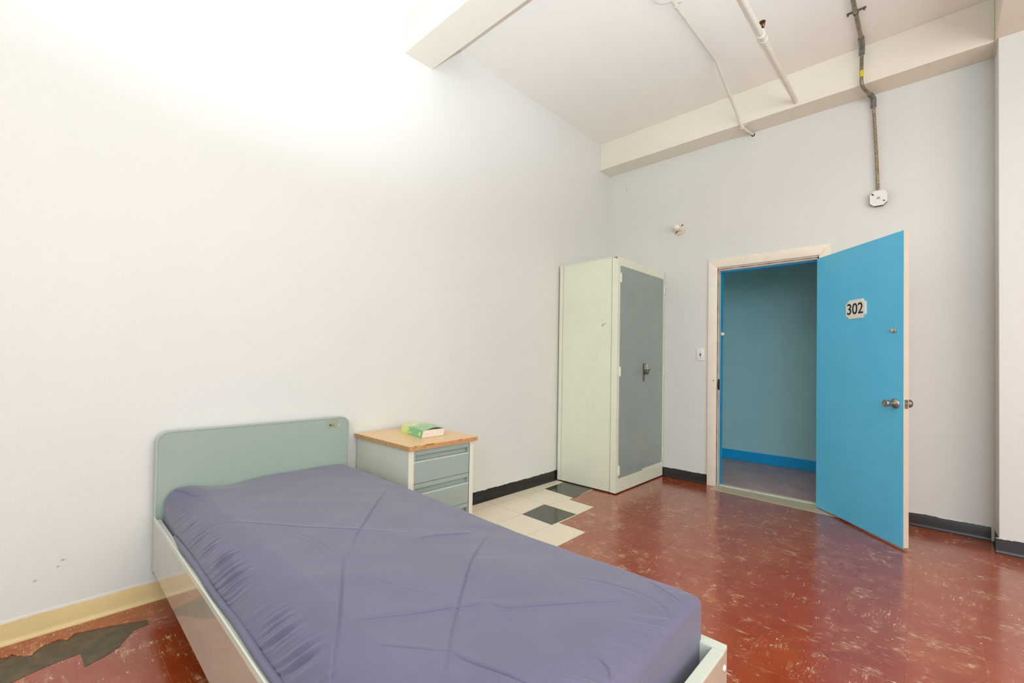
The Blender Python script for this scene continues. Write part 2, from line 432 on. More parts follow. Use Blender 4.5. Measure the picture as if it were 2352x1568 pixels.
# ------------------------------------------------------------------ corridor behind the door
tag(obj('floor_corridor', boxes((.08, 1.6, -5, 3, -.1, 0)), 'corr_floor'), 'purple brown corridor floor', kind='structure')
tag(obj('wall_corridor', boxes((1.4, 1.6, -5, 3, 0, 2.7)), 'corr_wall'), 'pale blue corridor wall', kind='structure')
tag(obj('ceiling_corridor', boxes((WT, 1.6, -5, 3, 2.6, 2.7)), 'corr_wall'), kind='structure')
tag(obj('wall_corridor_near', boxes((WT, WT+.012, OY0+.03, 3, 0, 2.6), (WT, WT+.012, -5, OY1-.03, 0, 2.6), (WT, WT+.012, OY1-.03, OY0+.03, OZ+.03, 2.6)), 'corr_wall'), kind='structure')
tag(obj('wall_corridor_end', boxes((WT, 1.6, 3, 3.1, 0, 2.7), (WT, 1.6, -5.1, -5, 0, 2.7)), 'corr_wall'), kind='structure')
tag(obj('baseboard_corridor', boxes((1.388, 1.4, -5, 3, 0, .117), bev=.003), 'bb_blue'), 'blue skirting along the corridor wall', kind='structure')

# ------------------------------------------------------------------ door frame, threshold, door
def casing():
    bm = bmesh.new()
    W = .083; a, b, z = OY0, OY1, OZ+.012
    def piece(poly): prism(bm, poly, lambda y, zz: (-.019, y, zz), lambda y, zz: (0, y, zz))
    piece([(a+W, 0), (a+.002, 0), (a+.002, z), (a+W, z+W)])
    piece([(b-W, 0), (b-.002, 0), (b-.002, z), (b-W, z+W)])
    piece([(a+W, z+W), (a+.002, z), (b-.002, z), (b-W, z+W)])
    bmesh.ops.bevel(bm, geom=[e for e in bm.edges], offset=.0025, segments=2, profile=.5, affect='EDGES')
    return bm
fr = obj('trim_5', casing(), 'trim', smooth=40); tag(fr, 'cream painted door casing', kind='structure')
# jamb linings
bm = bmesh.new()
box(bm, -.004, .052, OY0-.008, OY0+.001, 0, OZ, mi=0); box(bm, -.004, .052, OY1-.001, OY1+.008, 0, OZ, mi=0)
box(bm, -.004, .052, OY1, OY0, OZ-.012, OZ+.001, mi=0)
obj('jamb', bm, 'worn', fr, label='worn bare edge inside the frame')
bm = bmesh.new()
box(bm, .030, .042, OY0-.0115, OY0-.008, 0, OZ-.012); box(bm, .030, .042, OY1+.012, OY0-.012, OZ-.017, OZ-.012)
box(bm, -.0045, .006, OY0-.0115, OY0-.0075, .0, OZ-.01); box(bm, -.0045, .010, OY1+.012, OY0-.0115, OZ-.016, OZ-.011)
obj('jamb_bead', bm, 'trim', fr)
bm = bmesh.new()
box(bm, .052, .122, OY0-.009, OY0+.001, 0, OZ); box(bm, .052, .122, OY1-.001, OY1+.009, 0, OZ)
box(bm, .052, .122, OY1+.008, OY0-.008, OZ-.026, OZ+.001)
obj('door_stop', bm, 'blue_trim', fr, label='blue painted stop')
bm = boxes((-.006, .03, OY0-.0125, OY0-.007, .91, 1.01), bev=.001)
box(bm, -.0085, .014, OY0-.0140, OY0-.007, .93, .99)
obj('strike_plate', bm, 'darkmetal', fr, label='rusted strike plate')
bm = boxes((.060, .095, OY0-.016, OY0-.009, 1.425, 1.462), bev=.002); box(bm, .090, .110, OY0-.032, OY0-.012, 1.428, 1.460, bev=.003); box(bm, .106, .122, OY0-.026, OY0-.016, 1.435, 1.453, bev=.002)
obj('bolt_keeper', bm, 'steel', fr, label='small bright bolt keeper')
bm = bmesh.new(); tube(bm, [(-.019, -1.150, .998), (-.026, -1.156, 1.0), (-.030, -1.168, .996)], .003, 8); obj('hook', bm, 'steel', fr)

bm = bmesh.new()
slab([(-.145, -1.172), (.0, -1.186), (.0, -1.984), (.0, -2.09), (-.075, -2.20), (-.205, -2.20)], 0, .003, bm, 0)
slab([(.0, -1.186), (.035, -1.186), (.035, -1.984), (.0, -1.984)], 0, .004, bm, 0)
box(bm, .03, .085, OY1+.001, OY0-.001, -.01, .012, bev=.004, mi=1)
tag(obj('trim_6', bm, ['thresh', 'threshedge']), 'tan vinyl and stone threshold strip at the doorway', kind='structure')

HX, HY = -.058, -1.978
DANG = math.atan2(-2.524+1.975, -.649+.07)
DT = .036
door = empty('door_1', (HX, HY, 0), 'sky blue room door standing open with number plate 302', 'door', rz=DANG)
door['kind'] = 'structure'
BASE[door] = Vector((0, 0, 0))
bm = bmesh.new(); box(bm, .004, .806, 0, .004, .014, 2.028, mi=0)
dl = obj('door_face', bm, 'blue', door)
bm = bmesh.new(); box(bm, .004, .806, .004, DT, .014, 2.028, bev=.0015)
obj('door_panel', bm, 'dooredge', door, label='cream painted back and edge of the door')
DZ = .92; DS = .748
def knob(sgn, y0):
    bm = bmesh.new()
    lathe(bm, [(0, .033), (.003, .0335), (.008, .031), (.012, .024), (.016, .016), (.024, .0155), (.034, .018), (.050, .0215), (.066, .0235), (.069, .022), (.0695, .016), (.064, .010), (.062, 0)] if sgn < 0 else
          [(0, .032), (.003, .032), (.008, .029), (.014, .016), (.026, .015), (.034, .022), (.045, .027), (.056, .026), (.063, .018), (.065, 0)], (DS, y0, DZ), (0, sgn, 0), 32)
    return bm
kn = obj('door_knob', knob(-1, 0), 'steel', door, smooth=50, label='flared steel knob')
obj('door_knob', knob(1, DT), 'oldsteel', door, smooth=50, label='dull round knob on the wall side')
bm = boxes((.8055, .8075, .008, .030, DZ-.028, DZ+.028), bev=.0006)
lp = obj('latch_plate', bm, 'oldsteel', door)
bm = bmesh.new(); lathe(bm, [(0, .008), (.008, .0075), (.012, .004)], (.807, .018, DZ), (1, 0, 0), 16)
for z_ in (DZ-.020, DZ+.020): lathe(bm, [(0, .0035), (.001, .003)], (.8075, .018, z_), (1, 0, 0), 10)
obj('latch', bm, 'steel', lp, smooth=40)
# thumb turn
bm = boxes((.730, .756, -.006, 0, 1.378, 1.408), bev=.002)
box(bm, .737, .742, -.020, -.005, 1.380, 1.406, bev=.001); tube(bm, [(.738, -.014, 1.393), (.712, -.020, 1.393)], .0028, 8)
obj('thumb_turn', bm, 'steel', door, smooth=40, label='small steel thumb turn above the knob')
# plate with cut corners
PC, PZ = .4185, 1.5685; pw, ph, c1 = .094, .069, .030
def plate_poly(k=0):
    w2, h2 = pw-k, ph-k; out = []
    for sx, sz in ((1, 1), (-1, 1), (-1, -1), (1, -1)):
        arc = []
        for i in range(5):
            a = math.radians(90*i/4)
            # gently concave corner
            px = w2 - c1*(1-math.sin(a))*.0 - c1*math.cos(a)*.0
            ax = w2 - c1*math.sin(a)*1.0; az = h2 - c1*.72*(1-math.sin(a))
            arc.append((w2 - c1*(i/4) + .004*math.sin(math.pi*i/4)*-1, h2 - c1*.8*(1-i/4) - .003*math.sin(math.pi*i/4)))
        if sx*sz < 0: arc.reverse()
        out += [(sx*x, sz*z) for x, z in arc]
    return out
rot = math.radians(-3.0)*0
bm = bmesh.new()
prism(bm, plate_poly(0), lambda x, z: (PC+x, 0, PZ+z), lambda x, z: (PC+x, -.005, PZ+z))
prism(bm, plate_poly(.004), lambda x, z: (PC+x, -.005, PZ+z), lambda x, z: (PC+x, -.0075, PZ+z))
pl = obj('number_plate', bm, 'plate', door, label='white number plate with clipped corners reading 302')
M_['porcelain'].node_tree.nodes['Principled BSDF'].inputs['Roughness'].default_value = .3
def text_mesh(name, s, size, m, parent, mat4, depth=.0012, sx=1.0, bold=.0):
    cu = bpy.data.curves.new(name, 'FONT'); cu.body = s; cu.size = size; cu.align_x = 'CENTER'; cu.align_y = 'CENTER'
    cu.extrude = depth; cu.offset = bold
    to = bpy.data.objects.new(name, cu); COL.objects.link(to)
    dg = bpy.context.evaluated_depsgraph_get()
    me = bpy.data.meshes.new_from_object(to.evaluated_get(dg))
    bpy.data.objects.remove(to, do_unlink=True)
    me.name = name
    me.transform(mat4 @ Matrix.Diagonal((sx, 1, 1, 1)))
    me.materials.clear(); me.materials.append(M_[m])
    o = bpy.data.objects.new(name, me); COL.objects.link(o); o.parent = parent
    return o
RX = Matrix.Rotation(math.radians(90), 4, 'X')
text_mesh('number', '302', .112, 'black', pl, Matrix.Translation((PC-.004, -.0078, PZ-.001)) @ RX, .0012, .93, .0009)
# ------------------------------------------------------------------ light switch
sw = empty('light_switch', (0, -1.028, 1.243), 'white single light switch plate beside the door frame', 'light switch')
bm = boxes((-.007, 0, -1.064, -.991, 1.185, 1.302), bev=.003)
obj('cover_plate', bm, 'white', sw, smooth=40)
obj('toggle', boxes((-.0085, -.0065, -1.033, -1.023, 1.230, 1.256), (-.016, -.008, -1.031, -1.025, 1.231, 1.240)), 'black', sw, label='dark toggle in its slot')
for z_ in (1.213, 1.273):
    bm = bmesh.new(); lathe(bm, [(0, .0035), (.001, .003)], (-.007, -1.028, z_), (-1, 0, 0), 10)
    obj('screw', bm, 'oldsteel', sw)

# ------------------------------------------------------------------ wall lamp with bare bulb
LY, LZ = -.812, 2.511
lm = empty('wall_lamp', (0, LY, LZ), 'round cream lampholder with a bare bulb on the wall above the locker', 'lamp')
bm = bmesh.new(); lathe(bm, [(0, .063), (.006, .063), (.010, .060), (.013, .050), (.016, .030), (.030, .024), (.045, .021), (.047, 0)], (0, LY, LZ), (-1, 0, 0), 40)
obj('base', bm, 'porcelain', lm, smooth=35)
for s_ in (1, -1):
    bm = bmesh.new()
    c0 = Vector((-.0125, LY-s_*.028, LZ+s_*.030)); dv = Vector((0, -1, 1)).normalized()*.011*1
    tube(bm, [c0-dv, c0+dv], .0055, 8)
    obj('screw_slot', bm, 'darkhole', lm)
bm = bmesh.new(); lathe(bm, [(.044, .013), (.050, .014), (.054, .019), (.062, .027), (.072, .0325), (.084, .0345), (.096, .0325), (.106, .026), (.113, .015), (.116, 0)], (0, LY, LZ), (-1, 0, 0), 32)
obj('bulb', bm, 'bulb', lm, smooth=60)

# ------------------------------------------------------------------ conduits and pipes
zc = CEIL-.014
wc = empty('white_conduit', (-1.2, -1.425, CEIL), 'thin white conduit dipping over the beam to the wall left of the sprinkler pipe', 'conduit')
bm = bmesh.new(); tube(bm, [(-1.62, -1.424, zc), (-.81, -1.432, zc), (-.262, -1.437, 3.302), (-.215, -1.445, 3.245), (-.015, -1.478, 3.246)], .0105, 12, bend=.035)
tube(bm, [(-.015, -1.478, 3.246), (.0, -1.480, 3.246)], .0095, 12)
obj('tube', bm, 'paintpipe', wc, smooth=50)
bm = bmesh.new(); tube(bm, [(-.212, -1.446, 3.245), (-.188, -1.450, 3.245)], .016, 10); tube(bm, [(-.182, -1.451, 3.245), (-.172, -1.4525, 3.245)], .014, 10)
box(bm, -.205, -.190, -1.485, -1.44, 3.255, 3.264)
obj('coupling', bm, 'paintpipe', wc, smooth=40)
bm = bmesh.new(); tube(bm, [(-1.555, -1.424, zc), (-1.540, -1.424, zc)], .0145, 12); box(bm, -1.558, -1.538, -1.462, -1.43, CEIL-.004, CEIL, bev=.001)
obj('strap', bm, 'paintpipe', wc, smooth=40)
bm = bmesh.new(); lathe(bm, [(0, .016), (.002, .015), (.003, .0)], (0, -1.480, 3.244), (-1, 0, 0), 16)
obj('wall_hole', bm, 'darkhole', wc, label='dark ragged hole where the tube enters')

cb = empty('ceiling_box_cover', (-1.69, -1.415, CEIL), 'round white ceiling box cover at the start of the white conduit', 'box cover')
bm = bmesh.new(); lathe(bm, [(0, .072), (.022, .072), (.027, .068), (.029, .0)], (-1.690, -1.415, CEIL), (0, 0, -1), 40)
obj('cover', bm, 'white', cb, smooth=40)

sp = empty('sprinkler_pipe', (-1.0, -1.85, 3.30), 'thick white sprinkler pipe running into the beam between two conduits', 'pipe')
PZc = 3.302
def py(x): return -1.8575
bm = bmesh.new(); tube(bm, [(-2.49, py(-2.49), PZc), (-.20, py(-.2), PZc-.001)], .0175, 20)
obj('pipe', bm, 'paintpipe', sp, smooth=50)
FX = -1.195
bm = bmesh.new()
for a, b, rad in ((-.040, -.024, .0245), (-.024, .018, .0215), (.018, .034, .0250)):
    tube(bm, [(FX+a, py(FX), PZc), (FX+b, py(FX), PZc)], rad, 20)
tube(bm, [(FX-.014, py(FX), PZc+.015), (FX-.014, py(FX), PZc+.045)], .0135, 14)
cp = obj('tee_fitting', bm, 'paintpipe', sp, smooth=40)
bm = bmesh.new(); x_, y_ = FX-.014, py(FX)
lathe(bm, [(0, .010), (.016, .010), (.018, .005), (.045, .004), (.046, .006), (.050, .006), (.051, .019), (.054, .019)], (x_, y_, PZc+.043), (0, 0, 1), 18)
for s_ in (-1, 1): tube(bm, [(x_, y_+s_*.008, PZc+.058), (x_, y_+s_*.013, PZc+.074), (x_, y_+s_*.004, PZc+.092)], .0025, 8)
obj('sprinkler_head', bm, 'rust', sp, smooth=40, label='rusty brown upright sprinkler head')

gc = empty('grey_conduit', (-.6, -2.29, CEIL), 'grey metal conduit bending down past the beam to the wall box above the door', 'conduit')
bm = bmesh.new(); tube(bm, [(-4.4, -2.30, CEIL-.018), (-.352, -2.289, CEIL-.018)], .0125, 14)
tube(bm, [(-.258, -2.283, 3.525), (-.258, -2.281, 3.236), (-.045, -2.328, 3.236)], .0115, 14, bend=.06)
obj('tube', bm, 'greypipe', gc, smooth=50)
bm = bmesh.new(); tube(bm, [(-.026, -2.334, 3.19), (-.024, -2.350, 2.84), (-.022, -2.363, 2.50)], .0105, 14)
obj('drop_tube', bm, 'rustpipe', gc, smooth=50, label='rusty brown vertical run')
bm = bmesh.new()
tube(bm, [(-.375, -2.289, CEIL-.019), (-.27, -2.286, CEIL-.022), (-.258, -2.284, CEIL-.030), (-.258, -2.283, 3.475)], .0185, 14, bend=.03)
obj('elbow', bm, 'greyfit', gc, smooth=50)
bm = bmesh.new()
tube(bm, [(-.085, -2.318, 3.236), (-.036, -2.331, 3.232), (-.027, -2.334, 3.222), (-.026, -2.334, 3.160)], .0180, 14, bend=.03)
obj('elbow', bm, 'greyfit', gc, smooth=50)
bm = bmesh.new(); tube(bm, [(-.258, -2.282, 3.352), (-.258, -2.282, 3.305)], .0122, 14)
obj('tape_label', bm, 'yellow', gc, smooth=50, label='yellow tape round the tube')
bm = bmesh.new(); tube(bm, [(-.690, -2.29, CEIL-.018), (-.672, -2.29, CEIL-.018)], .0155, 12)
box(bm, -.69, -.672, -2.345, -2.24, CEIL-.005, CEIL-.002)
tube(bm, [(-.681, -2.335, CEIL), (-.681, -2.335, CEIL-.018)], .006, 8); tube(bm, [(-.681, -2.247, CEIL), (-.681, -2.247, CEIL-.018)], .006, 8)
obj('strap', bm, 'oldsteel', gc, smooth=40)

jb = empty('wall_junction_box', (0, -2.366, 2.442), 'octagonal metal box with a white blank cover at the foot of the grey conduit', 'junction box')
def octa(w2, h2, c): return [(w2-c, h2), (w2, h2-c), (w2, -h2+c), (w2-c, -h2), (-w2+c, -h2), (-w2, -h2+c), (-w2, h2-c), (-w2+c, h2)]
bm = bmesh.new(); prism(bm, octa(.050, .056, .026), lambda y, z: (0, -2.366+y, 2.442+z), lambda y, z: (-.036, -2.366+y, 2.442+z))
obj('box_body', bm, 'darkmetal', jb)
bm = bmesh.new(); prism(bm, octa(.052, .058, .024), lambda y, z: (-.036, -2.366+y, 2.442+z), lambda y, z: (-.040, -2.366+y, 2.442+z))
bmesh.ops.bevel(bm, geom=list(bm.edges), offset=.0012, segments=2, affect='EDGES')
box(bm, -.0415, -.039, -2.380, -2.352, 2.428, 2.456)
o = obj('cover', bm, 'white', jb)
bm = bmesh.new(); tube(bm, [(-.0395, -2.326, 2.480), (-.0405, -2.337, 2.468)], .0045, 8); obj('screw_slot', bm, 'darkhole', o)
bm = bmesh.new(); tube(bm, [(-.0395, -2.404, 2.412), (-.0405, -2.394, 2.420)], .0035, 8); obj('screw_slot', bm, 'darkmetal', o)
obj('label_square', boxes((-.0420, -.0412, -2.375, -2.357, 2.434, 2.450)), 'sticker', o)

# fluorescent strip under the beam, its end just in frame
fx = empty('strip_light', (-2.60, -1.38, 3.285), 'white fluorescent strip fitting under the beam at the top edge', 'light fitting')
obj('channel', boxes((-2.640, -2.568, -1.76, -.985, 3.235, 3.285), bev=.003), 'white', fx)
bm = bmesh.new(); tube(bm, [(-2.648, -.975, 3.215), (-2.648, -1.76, 3.215)], .019, 20)
obj('lamp_tube', bm, 'bulb', fx, smooth=50)
bm = bmesh.new(); tube(bm, [(-2.648, -.942, 3.215), (-2.648, -.985, 3.215)], [.019, .0235], 20); box(bm, -2.656, -2.626, -.986, -.95, 3.21, 3.262, bev=.004)
obj('lamp_socket', bm, 'steel', fx, smooth=40)

# ------------------------------------------------------------------ metal locker
KX0, KX1, KY, KZ = -.942, -.014, -.660, 2.087
kb = empty('metal_locker', (-.478, -.34, 0), 'tall pale green steel locker with grey double doors in the corner', 'locker')
bm = bmesh.new()
box(bm, KX0+.0035, KX1-.0035, -.026, KY+.004, .012, KZ-.003)                      # shell
box(bm, KX0, KX0+.045, KY, -.604, .010, KZ, bev=.0015)                              # front posts
box(bm, KX1-.022, KX1, KY, -.604, .010, KZ, bev=.0015)
box(bm, KX0, KX0+.03, -.062, -.022, .010, KZ-.002, bev=.0015); box(bm, KX1-.03, KX1, -.062, -.022, .010, KZ-.002, bev=.0015)
box(bm, KX0+.045, KX1-.022, KY, -.62, 2.014, KZ, bev=.0015)                          # header
box(bm, KX0+.045, KX1-.022, KY, -.62, .010, .132, bev=.0015)                         # plinth
box(bm, KX0, KX1, KY+.002, -.022, KZ-.004, KZ+.001)
body = obj('body', bm, 'pale', kb)
bm = bmesh.new(); box(bm, KX0-.0004, KX0+.001, -.6035, -.6015, .012, KZ-.004); box(bm, KX0-.0004, KX0+.001, -.0645, -.063, .012, KZ-.004)
obj('seam', bm, 'grime', body)
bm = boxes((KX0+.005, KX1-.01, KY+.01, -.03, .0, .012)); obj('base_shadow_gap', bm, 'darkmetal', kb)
bpy.data.objects['base_shadow_gap'].name = 'base_shade'  # dark block standing in for the shade under the locker
dl_ = obj('door', boxes((-.896, -.456, KY-.002, KY+.014, .134, 2.012), bev=.0015), 'greygreen', kb)
dr_ = obj('door', boxes((-.454, -.037, KY-.001, KY+.014, .149, 2.012), bev=.0015), 'greygreen', kb)
for (x_, p_) in ((-.897, dl_), (-.030, dr_)):
    for z_ in (1.905, 1.075, .205 if x_ < -.5 else .255):
        bm = bmesh.new(); tube(bm, [(x_, KY-.007, z_-.042), (x_, KY-.007, z_+.042)], .0065, 10); box(bm, x_-.008, x_+.008, KY-.004, KY+.002, z_-.038, z_+.038)
        for k in (-.02, .012): box(bm, x_+.001, x_+.008, KY-.011, KY-.006, z_+k-.006, z_+k+.006)
        obj('hinge', bm, 'pale', p_, smooth=40)
bm = boxes((-.468, -.432, KY-.006, KY-.002, .975, 1.150), bev=.0015)
hd = obj('handle_plate', bm, 'oldsteel', dl_, label='tarnished steel latch plate')
bm = bmesh.new(); box(bm, -.462, -.434, KY-.052, KY-.006, 1.046, 1.092, bev=.006)
tube(bm, [(-.470, KY-.050, 1.046), (-.428, KY-.056, 1.094)], .006, 10)
obj('turn_handle', bm, 'oldsteel', hd, smooth=40)
bm = bmesh.new(); tube(bm, [(-.446, KY-.010, 1.09), (-.446, KY-.012, 1.145), (-.446, KY-.034, 1.145), (-.446, KY-.036, 1.09)], .0042, 10, bend=.012)
obj('staple', bm, 'steel', hd, smooth=50)
# wear on the locker
flw = lambda pts, parent: (lambda bm: (prism(bm, pts, lambda y, z: (KX0+.0032, y, z), lambda y, z: (KX0+.0026, y, z)), obj('scratch', bm, 'grime', parent)))(bmesh.new())
flw([(-.498, 1.490), (-.520, 1.492), (-.545, 1.503), (-.547, 1.507), (-.520, 1.499), (-.500, 1.496)], body)
flw([(-.495, 1.478), (-.508, 1.476), (-.522, 1.485), (-.512, 1.488)], body)
flw([(-.490, 1.535), (-.500, 1.534), (-.510, 1.537), (-.500, 1.538)], body)
bm = bmesh.new(); prism(bm, [(-.62, 2.0865), (-.655, 2.0865), (-.6555, 2.060), (-.650, 2.072), (-.64, 2.078), (-.62, 2.080)], lambda y, z: (KX0-.0001, y, z), lambda y, z: (KX0-.0008, y, z)); obj('rust_spot', bm, 'oldsteel', body)
bm = bmesh.new(); prism(bm, [(-.405, 1.975), (-.375, 1.968), (-.372, 2.002), (-.385, 2.006), (-.40, 1.998)], lambda x, z: (x, KY-.001, z), lambda x, z: (x, KY-.0017, z)); obj('tape_residue', bm, 'sticker', dr_)

# ------------------------------------------------------------------ nightstand
NX0, NX1, NY = -3.022, -2.555, -.606
ns = empty('nightstand', (-2.79, -.32, 0), 'grey green steel nightstand with oak top and drawers beside the bed', 'nightstand')
bm = bmesh.new()
tp = [(-3.035, -.020), (-2.530, -.020), (-2.530, -.618), (-3.030, -.624)]
prism(bm, tp, lambda x, y: (x, y, .6585), lambda x, y: (x, y, .6815))
topo = obj('top', bm, 'woodedge', ns, label='oak edged top')
bm = bmesh.new(); prism(bm, tp, lambda x, y: (x, y, .6815), lambda x, y: (x, y, .6835)); obj('laminate', bm, 'wood', topo, label='light oak laminate sheet')
for (x0, x1) in ((-2.93, -2.865), (-2.68, -2.665), (-3.0, -2.985)):
    bm = bmesh.new(); prism(bm, [(x0, .6838), (x1, .6838), (x1-.004, .680), ((x0+x1)/2, .676), (x0+.006, .681)], lambda x, z: (x, -.6195-.0, z), lambda x, z: (x, -.6245, z))
    obj('edge_chip', bm, 'woodchip', topo)
bm = bmesh.new()
box(bm, NX0, NX0+.003, -.034, NY+.0035, .0, .6585); box(bm, NX1-.003, NX1, -.034, NY+.0035, .0, .6585)
box(bm, NX0, NX1, -.034, -.030, .0, .6585)
obj('side_panels', bm, 'sidegrey', ns)
bm = bmesh.new()
box(bm, NX0-.0003, NX0+.034, NY, NY+.0034, .0, .6585, bev=.001); box(bm, NX1-.030, NX1+.0003, NY, NY+.0034, .0, .6585, bev=.001)
box(bm, NX0+.034, NX1-.030, NY+.001, NY+.022, .6515, .6585); box(bm, NX0+.034, NX1-.030, NY+.001, NY+.022, .0, .102)
obj('frame', bm, 'pale2', ns)
for x_ in (NX0, NX1-.02): obj('rear_post', boxes((x_+.004, x_+.016, -.05, -.035, 0, .6585)), 'pale2', ns)
def drawer():
    bm = bmesh.new(); a0, a1 = NX0+.0365, NX1-.0325; y = NY+.004
    prof = [(0, 0), (-.0, .120), (.006, .123), (.022, .126), (.026, .132), (.026, .152), (.002, .154), (0, .156), (0, .180), (.03, .180), (.03, 0)]
    prism(bm, prof, lambda t, z: (a0, y+t, z), lambda t, z: (a1, y+t, z))
    for xx in (a0, a1-.010): box(bm, xx, xx+.010, y, y+.026, .118, .157)
    return bm
for z_ in (.4695, .2865, .1035):
    bm = drawer(); bmesh.ops.translate(bm, verts=bm.verts, vec=(0, 0, z_)); dd = obj('drawer', bm, 'nsgreen', ns)
    bm = boxes((NX0+.0365, NX1-.0325, NY+.0036, NY+.006, z_+.1165, z_+.1205)); obj('pull_highlight', bm, 'pale2', dd)  # paler strip paints the highlight along the panel's top edge

# ------------------------------------------------------------------ book
bk = empty('paperback_book', (-2.72, -.30, .6835), 'thick green and yellow paperback lying on the oak nightstand top', 'book')
Z0 = .6840; TH = .045
A, B, C_, D_ = (-2.780, -.150), (-2.832, -.452), (-2.664, -.452), (-2.612, -.150)
def lerp(p, q, t): return (p[0]*(1-t)+q[0]*t, p[1]*(1-t)+q[1]*t)
def inset(k): return [lerp(A, D_, k), lerp(B, C_, k), lerp(lerp(B, C_, .985), lerp(A, D_, .985), .012), lerp(lerp(A, D_, .985), B, .0)]
bm = slab([(-2.777, -.153), (-2.829, -.450), (-2.668, -.450), (-2.617, -.153)], Z0+.0012, Z0+TH-.0012)
obj('pages', bm, 'pages', bk)
bm = bmesh.new()
slab([A, B, C_, D_], Z0, Z0+.0012, bm)
for a, b in ((A, B),):
    q = lambda p, dx: (p[0]+dx, p[1])
    prism(bm, [(0, 0), (-.0014, 0), (-.0018, TH*.5), (-.0014, TH), (0, TH)], lambda t, z: (A[0]+t, A[1], Z0+z), lambda t, z: (B[0]+t, B[1], Z0+z))
# curling front cover: a thick sheet lifting toward the open edge
nu, nv = 16, 12; th = .0007
def covz(s_, t_):   # s along spine->open edge, t along A->B
    lift = .011*math.sin(math.pi*min(1, max(0, (s_-.12)/.80)))**1.3*(.35+.65*t_)
    return Z0+TH+lift*(1 if s_ < .92 else 1)
grid = {}
for lay in (0, 1):
    for i in range(nu+1):
        for j in range(nv+1):
            s_, t_ = i/nu, j/nv
            p = lerp(lerp(A, D_, s_), lerp(B, C_, s_), t_)
            grid[lay, i, j] = bm.verts.new((p[0], p[1], covz(s_, t_) + (th if lay else -.0004)))
for i in range(nu):
    for j in range(nv):
        for lay in (0, 1):
            bm.faces.new([grid[lay, a, b] for a, b in ((i, j), (i+1, j), (i+1, j+1), (i, j+1))])
for i in range(nu):
    for j in (0, nv): bm.faces.new((grid[0, i, j], grid[0, i+1, j], grid[1, i+1, j], grid[1, i, j]))
for j in range(nv):
    for i in (0, nu): bm.faces.new((grid[0, i, j], grid[0, i, j+1], grid[1, i, j+1], grid[1, i, j]))
cv = obj('cover', bm, 'cover', bk, smooth=40)
# white blurred lettering bars on cover and spine
bm = bmesh.new(); rb = random.Random(5)
def onspine(t, z): 
    p = lerp(A, B, t); return Vector((p[0]-.0020, p[1], Z0+z))
for (t0, t1, z0, z1) in ((.24, .34, .030, .036), (.40, .52, .010, .017), (.86, .93, .012, .030)):
    n = 5
    for k in range(n):
        a = t0+(t1-t0)*k/n; b = a+(t1-t0)/n*.7
        vs4 = [onspine(a, z0), onspine(b, z0), onspine(b, z1), onspine(a, z1)]
        q = [bm.verts.new(v) for v in vs4]; q2 = [bm.verts.new(v-Vector((.0004, 0, 0))) for v in vs4]
        bm.faces.new(q); bm.faces.new(q2[::-1])
        for m_ in range(4): bm.faces.new((q[m_], q2[m_], q2[(m_+1) % 4], q[(m_+1) % 4]))
def oncover(s_, t_):
    p = lerp(lerp(A, D_, s_), lerp(B, C_, s_), t_); return Vector((p[0], p[1], covz(s_, t_)+th+.0003))
for (s0, s1, t0, t1) in ((.20, .27, .14, .48), (.36, .43, .12, .40)):
    n = 7
    for k in range(n):
        a = t0+(t1-t0)*k/n; b = a+(t1-t0)/n*rb.uniform(.55, .8)
        vs4 = [oncover(s0, a), oncover(s1, a), oncover(s1, b), oncover(s0, b)]
        q = [bm.verts.new(v) for v in vs4]; q2 = [bm.verts.new(v+Vector((0, 0, .0004))) for v in vs4]
        bm.faces.new(q); bm.faces.new(q2[::-1])
        for m_ in range(4): bm.faces.new((q[m_], q2[m_], q2[(m_+1) % 4], q[(m_+1) % 4]))
obj('lettering', bm, 'cover_w', cv)['kind'] = 'stuff' 

for o_ in [c for c in bk.children_recursive]:          # the paperback leans over slightly
    for v_ in o_.data.vertices: v_.co.x += (v_.co.z)*.24 - .002
# ------------------------------------------------------------------ bed frame
bed = empty('bed_frame', (-3.56, -1.15, 0), 'single bed frame with pale green headboard and glossy cream side rails', 'bed')
HX0, HX1 = -4.030, -3.093
def rounded(x0, x1, z0, z1, r, n=8):
    p = [(x0, z0), (x1, z0)]
    for i in range(n+1): a = math.pi/2*i/n; p.append((x1-r+r*math.cos(a), z1-r+r*math.sin(a)))
    for i in range(n+1): a = math.pi/2+math.pi/2*i/n; p.append((x0+r+r*math.cos(a), z1-r+r*math.sin(a)))
    return p
bm = bmesh.new()
prism(bm, rounded(HX0+.006, HX1-.006, .150, .794, .046), lambda x, z: (x, -.022, z), lambda x, z: (x, -.0575, z))
hb = obj('headboard', bm, 'head', bed)
bm = bmesh.new()
outer = rounded(HX0, HX1, .145, .80, .052); inner = rounded(HX0+.006, HX1-.006, .151, .794, .046)
n = len(outer); ya, yb = -.020, -.0605
V = [[bm.verts.new((x, y, z)) for x, z in pp] for pp, y in ((outer, ya), (outer, yb), (inner, yb), (inner, ya))]
for a in range(4):
    P, Q = V[a], V[(a+1) % 4]
    for i in range(n): bm.faces.new((P[i], P[(i+1) % n], Q[(i+1) % n], Q[i]))
obj('edge_band', bm, 'headedge', hb, smooth=40)
bm = boxes((-3.232, -3.166, -.0582, -.0575, .735, .785)); tp_ = obj('tape_label', bm, 'sticker', hb, label='strip of old tape near the top right corner')
text_mesh('lettering', 'M-2', .019, 'ink_green', tp_, Matrix.Translation(Vector((-3.203, -.0585, .754))-BASE[hb]) @ RX, .0002, 1.0, .0004)
bm = bmesh.new(); tube(bm, [(-3.163, -.0582, .745), (-3.150, -.0582, .762)], .0011, 6); obj('scratch', bm, 'trim', hb)
